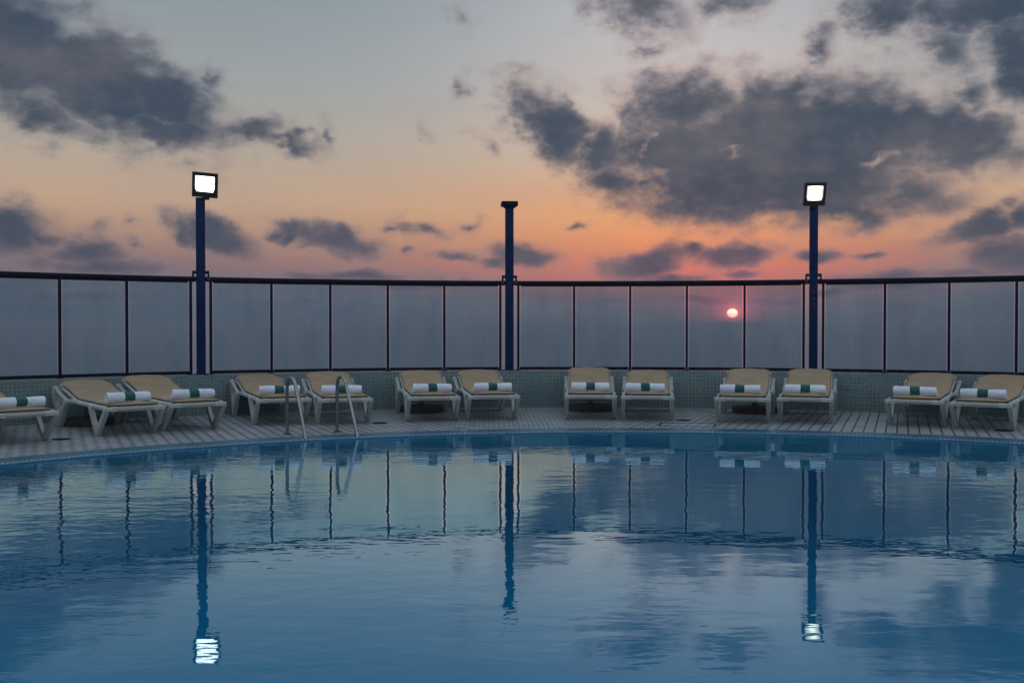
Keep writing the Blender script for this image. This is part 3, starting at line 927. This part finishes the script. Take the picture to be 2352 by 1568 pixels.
    for sx in (-1, 1):
        bm = BM(); x0, x1 = sorted((sx * .312, sx * .374))
        extrude_poly(bm, A1, x0, x1, .006)
        lg_ = obj('leg', bm, M_resin, root, angle=50)
        bm = BM()
        extrude_poly(bm, A2, x0 + .006, x1 - .006, .004)
        obj('arm_brace', bm, M_resin, lg_, angle=50)
    return root

def copy_tree(o, parent=None):
    c = o.copy(); col.objects.link(c)
    if parent: c.parent = parent
    for ch in list(o.children): copy_tree(ch, c)
    return c

# positions: middle between the front feet, heading of the head end, back height, label
def dk(x, y): return on_plane(x, y, DECK_Z)
def midp(a, b): return (dk(*a) + dk(*b)) / 2
LG = [
 (1, midp((221.5,1001.5),(354,991)), -39, .575, 'tan sun lounger second from the left, long side shown, over a dark round base'),
 (2, midp((370.4,989.8),(493.4,981)), -38, .600, 'tan sun lounger third from the left, between the leftmost base and the ladder'),
 (3, midp((579.3,972.7),(702.4,970.9)), -24, .575, 'tan sun lounger with low back behind the left ladder rail'),
 (4, midp((727,971.4),(845.5,970.9)), -17, .630, 'tan sun lounger with high back behind the right ladder rail'),
 (5, midp((932.5,966.7),(1048.9,964)), -10.5, .620, 'tan sun lounger over a dark round base, first right of the ladder'),
 (6, midp((1071,963.3),(1183.7,960.8)), -8.5, .625, 'tan sun lounger standing just below the bare capped post'),
 (7, midp((1298.6,960.1),(1413.9,962.2)), 3.5, .645, 'tan sun lounger seen straight on over a dark round base, middle of the photo'),
 (8, midp((1428.7,962.7),(1546.4,964.4)), 7.5, .618, 'tan sun lounger seen straight on without a base, beside the deck hatch'),
 (9, midp((1648,968.7),(1766,969.4)), 15.5, .640, 'tan sun lounger below the setting sun, over a dark round base'),
 (10, midp((1788.6,969),(1912.8,969.8)), 18, .658, 'tan sun lounger with high back directly below the right lamp post'),
 (11, midp((2042,973.4),(2174.4,979.2)), 28.5, .612, 'tan sun lounger second from the right edge of the photo'),
 (12, midp((2192.3,980.8),(2333,989.4)), 33, .605, 'tan sun lounger at the right edge of the photo by a drain cover'),
]
# lounger 0: only its right front foot is in the picture
h0 = R(-46)
rf = dk(103, 1009.7)
LG.insert(0, (0, rf - Vector((math.cos(h0), -math.sin(h0), 0)) * .33, -46, .600, 'tan sun lounger cut off by the left edge of the photo'))
protos = {}
G_L = 'tan cushioned sun loungers along the parapet wall'
TO = {0: (.00, 2), 1: (-.03, 4), 2: (-.01, -2), 3: (-.03, -5), 4: (-.03, -7), 5: (-.01, 3), 6: (0, 2), 7: (0, -4), 8: (-.03, -1), 9: (-.03, -1), 10: (0, -1), 11: (-.01, 2), 12: (.01, 2)}

def make_towel(seed):
    root = empty('rolled_towel', (0, 0, 0))
    rnd = random.Random(seed)
    ph = [rnd.uniform(0, 6) for _ in range(6)]
    def rad_at(x, a):
        r_ = .0575 + .0015 * math.sin(a * 2 + ph[0]) + .0018 * math.sin(x * 18 + ph[1]) + .0012 * math.sin(a * 3 + x * 25 + ph[2]) + .0008 * math.sin(a * 5 - x * 60 + ph[3])
        return r_
    bm = BM(); NA = 36; NX = 40; HL_ = .252
    rings = []
    for i in range(NX + 1):
        x = -HL_ + 2 * HL_ * i / NX
        ring = []
        de = HL_ - abs(x); ef = 1 - .10 * max(0, 1 - de / .012) ** 2
        for k in range(NA):
            a = 2 * PI * k / NA
            r_ = rad_at(x, a) * ef
            z_ = r_ * math.sin(a); y_ = r_ * math.cos(a)
            if z_ < -.050: z_ = -.050 + (z_ + .050) * .3
            xe = x + math.copysign(.006 * math.sin(a * 1 + ph[4]), x) * (abs(x) / HL_) ** 8
            ring.append(bm.verts.new((xe, y_ * 1.05, z_ + .0525 + .002 * math.sin(x * 9 + ph[5]))))
        rings.append(ring)
    for i in range(NX):
        for k in range(NA): bm.faces.new((rings[i][k], rings[i][(k + 1) % NA], rings[i + 1][(k + 1) % NA], rings[i + 1][k]))
    # spiral-rolled ends: stepped concentric turns
    for ring, sgn in ((rings[0], -1), (rings[-1], 1)):
        cur = ring; ctr = Vector((sgn * HL_, 0, .0525))
        for q, (f, dpt) in enumerate(((.90, .004), (.80, -.010), (.72, -.010), (.68, .003), (.56, .002), (.50, -.010), (.42, -.010), (.38, .001), (.26, 0), (.20, -.012), (.10, -.012))):
            nx_ = [bm.verts.new((sgn * (HL_ + dpt), ctr.y + (v.co.y - ctr.y) * f, ctr.z + (v.co.z - ctr.z) * f)) for v in ring]
            for k in range(NA): bm.faces.new((cur[k], cur[(k + 1) % NA], nx_[(k + 1) % NA], nx_[k]))
            cur = nx_
        bm.faces.new(cur)
    # free edge of the roll: a thin flap along the length
    fl_ = []
    for i in range(NX - 1):
        x = -HL_ + .008 + 2 * (HL_ - .008) * i / (NX - 2)
        r_ = rad_at(x, 0.4) + .0035
        a = 4.0 + .05 * math.sin(x * 12 + ph[0])
        fl_.append((x, r_ * math.cos(a) * 1.05, r_ * math.sin(a) + .0525))
    tube(bm, fl_, .0035, 6)
    tw = obj('towel_roll', bm, M_towel, root, angle=60)
    bm = BM(); rings = []
    c0 = rnd.uniform(-.008, .008)
    for i in range(9):
        x = c0 - .064 + .128 * i / 8; ring = []
        for k in range(NA):
            a = 2 * PI * k / NA; r_ = rad_at(x, a) + (.0028 if 0 < i < 8 else -.001)
            z_ = r_ * math.sin(a); y_ = r_ * math.cos(a)
            if z_ < -.0512: z_ = -.0512 + (z_ + .0512) * .2
            ring.append(bm.verts.new((x + .003 * math.sin(a + ph[2]), y_ * 1.05, z_ + .0525 + .002 * math.sin(x * 9 + ph[5]))))
        rings.append(ring)
    for i in range(8):
        for k in range(NA): bm.faces.new((rings[i][k], rings[i][(k + 1) % NA], rings[i + 1][(k + 1) % NA], rings[i + 1][k]))
    obj('green_band', bm, M_band, root, angle=60)
    return root

tproto = [make_towel(11), make_towel(23), make_towel(37)]
tused = [False] * 3
where = {0: 'on the lounger cut off by the left edge', 1: 'on the second lounger from the left', 2: 'on the third lounger from the left',
         3: 'on the lounger behind the left ladder rail', 4: 'on the lounger behind the right ladder rail', 5: 'on the first lounger right of the ladder',
         6: 'on the lounger just below the bare capped post', 7: 'on the front facing lounger mid photo', 8: 'on the front facing lounger beside the deck hatch',
         9: 'on the lounger below the setting sun', 10: 'on the lounger below the right lamp post', 11: 'on the second lounger from the right edge',
         12: 'on the lounger at the right edge of the photo'}
for (i, p, hd, zt, lab) in LG:
    key = min((.575, .612, .648), key=lambda q: abs(q - zt))
    if key not in protos:
        protos[key] = make_lounger(key); o = protos[key]
    else:
        o = copy_tree(protos[key])
    o.location = (p.x, p.y, DECK_Z + .001)
    o.rotation_euler = (0, 0, -R(hd))
    tag(o, lab, 'sun lounger', G_L)
    j = i % 3
    if not tused[j]: tw = tproto[j]; tused[j] = True
    else: tw = copy_tree(tproto[j])
    xo, yw = TO[i]
    v = Matrix.Rotation(-R(hd), 4, 'Z') @ Vector((xo, -.175, 0))
    tw.location = (p.x + v.x, p.y + v.y, DECK_Z + .3945)
    tw.rotation_euler = (R(1.5), 0, -R(hd) + R(yw) + (PI if (i // 3) % 2 and abs(yw) > 100 else 0))
    tag(tw, 'white rolled towel with green band ' + where[i], 'towel', 'rolled white towels with green bands')

# ------------------------------------------------------------------ umbrella bases
ub = None
for (x, y, rr_, lab) in ((199, 980, .33, 'dark round parasol base under the second lounger from the left'),
                    (967, 949.5, .33, 'dark round parasol base under the first lounger right of the ladder'),
                    (1357, 946.5, .33, 'dark round parasol base under the front facing lounger, mid photo'),
                    (1734, 951, .33, 'dark round parasol base under the lounger below the setting sun')):
    p = dk(x, y); dr = Vector((p.x, p.y, 0)).normalized(); p = p + dr * rr_
    if ub is None:
        ub = empty('parasol_base', (0, 0, 0)); o = ub
        bm = BM()
        pf = [(0.0, .006), (.325, 0.0), (.33, .012), (.33, .070), (.318, .086), (.14, .098), (.06, .104), (.045, .125), (0, .125)]
        rg = [[bm.verts.new((r_ * math.cos(2 * PI * k / 48), r_ * math.sin(2 * PI * k / 48), z_)) for k in range(48)] for r_, z_ in pf[1:-1]]
        for a_, b_ in zip(rg, rg[1:]):
            for k in range(48): bm.faces.new((a_[k], a_[(k + 1) % 48], b_[(k + 1) % 48], b_[k]))
        bm.faces.new(rg[0]); bm.faces.new(rg[-1])
        obj('weight_disc', bm, M_conc, ub)
        bm = BM(); tube(bm, [(0, 0, .126), (0, 0, .30)], .026, 16)
        obj('pole_socket', bm, M_tubep, ub)
        bm = BM(); tube(bm, [(.027, 0, .24), (.075, 0, .24)], .007, 8); tube(bm, [(.075, 0, .222), (.075, 0, .258)], .010, 8)
        obj('clamp_screw', bm, M_tubep, ub)
    else: o = copy_tree(ub)
    o.location = (p.x, p.y, DECK_Z + .001); o.rotation_euler = (0, 0, random.uniform(0, 6))
    tag(o, lab, 'parasol base', 'round parasol bases under the loungers')

# ------------------------------------------------------------------ deck drains and hatch
dr0 = None
for (x, y, lab) in ((141, 1008.5, 'dark round drain cover by the leftmost lounger foot'), (873, 971.5, 'dark round drain cover just right of the ladder'),
                    (1570, 965, 'dark round drain cover above the deck hatch'), (2306, 988.5, 'dark round drain cover at the right edge of the photo')):
    p = dk(x, y)
    if dr0 is None:
        dr0 = empty('drain_cover', (0, 0, 0)); o = dr0
        bm = BM(); tube(bm, [(0, 0, .0005), (0, 0, .0045)], .105, 40)
        obj('cover_ring', bm, M_iron, dr0)
        bm = BM()
        for q in range(-4, 5):
            hw = math.sqrt(max(.0, .09 ** 2 - (q * .02) ** 2))
            box(bm, -hw, hw, q * .02 - .006, q * .02 + .006, .0046, .0062)
        obj('grille', bm, M_navy, dr0)
    else: o = copy_tree(dr0)
    o.location = (p.x, p.y, DECK_Z)
    tag(o, lab, 'drain cover', 'round drain covers in the deck')
# tiled hatch let into the deck (only its dark frame line reads)
c_ = [dk(1520, 970.8), dk(1643, 972.4), dk(1641, 980.5), dk(1512.5, 978.2)]
c0 = sum((c for c in c_), Vector()) / 4
ht = empty('deck_hatch', c0)
tag(ht, 'rectangular tiled hatch with a dark frame gap set in the deck', 'hatch')
bm = BM(); n_ = 4
for i in range(4):
    a_, b_ = c_[i] - c0, c_[(i + 1) % 4] - c0
    if i == 1 or i == 3 or True:
        d_ = (b_ - a_).normalized(); s_ = Vector((-d_.y, d_.x, 0)) * (.011 if i in (1, 3) else .007)
        z_ = Vector((0, 0, .004 + .0003 * i))
        vs = [bm.verts.new(q + z_) for q in (a_ - s_, b_ - s_, b_ + s_, a_ + s_)]
        bm.faces.new(vs)
        vs2 = [bm.verts.new(q + Vector((0, 0, .001))) for q in (a_ - s_, b_ - s_, b_ + s_, a_ + s_)]
        for k in range(4): bm.faces.new((vs[k], vs[(k + 1) % 4], vs2[(k + 1) % 4], vs2[k]))
obj('hatch_frame', bm, M_iron, ht, smooth=False)
p = dk(1055, 983.0)
sp = empty('skimmer_lid', p, R(4)); tag(sp, 'small flat metal lid at the coping, centre left', 'lid')
bm = BM(); box(bm, -.10, .10, -.045, .045, .001, .005, 0.001); obj('lid_plate', bm, simple('dull_plate', (.16, .17, .17), (.22, .22, .21), .5, 10), sp)
bm = BM(); box(bm, -.08, .08, -.004, .004, .0052, .007); obj('lid_slot', bm, M_iron, sp)

# ------------------------------------------------------------------ pool ladder
FA, WA = dk(659.5, 997.2), on_plane(702.5, 1011, 0.0)
FB, WB = dk(774.4, 992), on_plane(822, 1006.0, 0.0)
lad = empty('pool_ladder', (FA + FB) / 2)
tag(lad, 'stainless steel pool ladder with two arched handrails at the pool edge', 'ladder')
def rel(p): return p - lad.location
rails = []
for F_, W_, ztop in ((FA, WA, .700), (FB, WB, .705)):
    h = Vector((W_.x - F_.x, W_.y - F_.y, 0)); Lh = h.length; h.normalize()
    # profile in (s, z): straight up, asymmetric arch, straight slope into the water
    pts = [(0, DECK_Z + .004), (0, .25), (0, .45), (.000, .53)]
    sp_, rr_ = .115, .115
    for i in range(1, 13):
        a = PI - i * (PI - R(12)) / 12
        pts.append((sp_ + rr_ * math.cos(a), .545 + (ztop - .545) * math.sin(a) ** .9 if math.sin(a) > 0 else .545))
    sl_, zl_ = pts[-1]
    for i in range(1, 8):
        f = i / 7
        pts.append((sl_ + (Lh - sl_) * (f ** .92), zl_ + (0 - zl_) * f))
    pts.append((Lh + .012, -.10)); pts.append((Lh + .015, -.35)); pts.append((Lh + .015, -1.05))
    # smooth
    P3 = [Vector((F_.x, F_.y, 0)) + h * s_ + Vector((0, 0, z_)) for s_, z_ in pts]
    for it in range(2):
        Q = [P3[0]]
        for a_, b_ in zip(P3, P3[1:]): Q += [a_ * .75 + b_ * .25, a_ * .25 + b_ * .75]
        Q.append(P3[-1]); P3 = Q
    bm = BM(); tube(bm, [rel(q) for q in P3], .0205, 16)
    hr = obj('handrail', bm, M_steel, lad)
    bm = BM(); q = rel(Vector((F_.x, F_.y, DECK_Z)))
    tube(bm, [q + Vector((0, 0, .001)), q + Vector((0, 0, .010))], .052, 28)
    tube(bm, [q + Vector((0, 0, .011)), q + Vector((0, 0, .024))], [.036, .026], 24)
    obj('flange', bm, M_rust, hr)
    rails.append((Vector((W_.x, W_.y, 0)) + h * .015))
for z_ in (-.30, -.58, -.86):
    bm = BM()
    a_, b_ = rel(rails[0]), rel(rails[1])
    strip(bm, [a_ + Vector((0, 0, z_)), b_ + Vector((0, 0, z_))], .08, .025)
    obj('step', bm, M_steel, lad)

# ------------------------------------------------------------------ haze over the sea
bm = BM(); box(bm, -15000, 15000, -15000, 15000, S0 - 1.0, 5.0)
mh = bpy.data.materials.new('haze_air'); mh.use_nodes = True
th = NT(mh.node_tree); th.n.clear()
pv = th.node('ShaderNodeVolumePrincipled'); pv.inputs['Color'].default_value = (0.90, 0.85, 0.93, 1)
pv.inputs['Density'].default_value = 0.0014; pv.inputs['Anisotropy'].default_value = 0.55
mo = th.node('ShaderNodeOutputMaterial'); th.l.new(pv.outputs[0], mo.inputs['Volume'])
tag(obj('haze', bm, mh, smooth=False), 'evening haze over the sea', 'haze', kind='stuff')
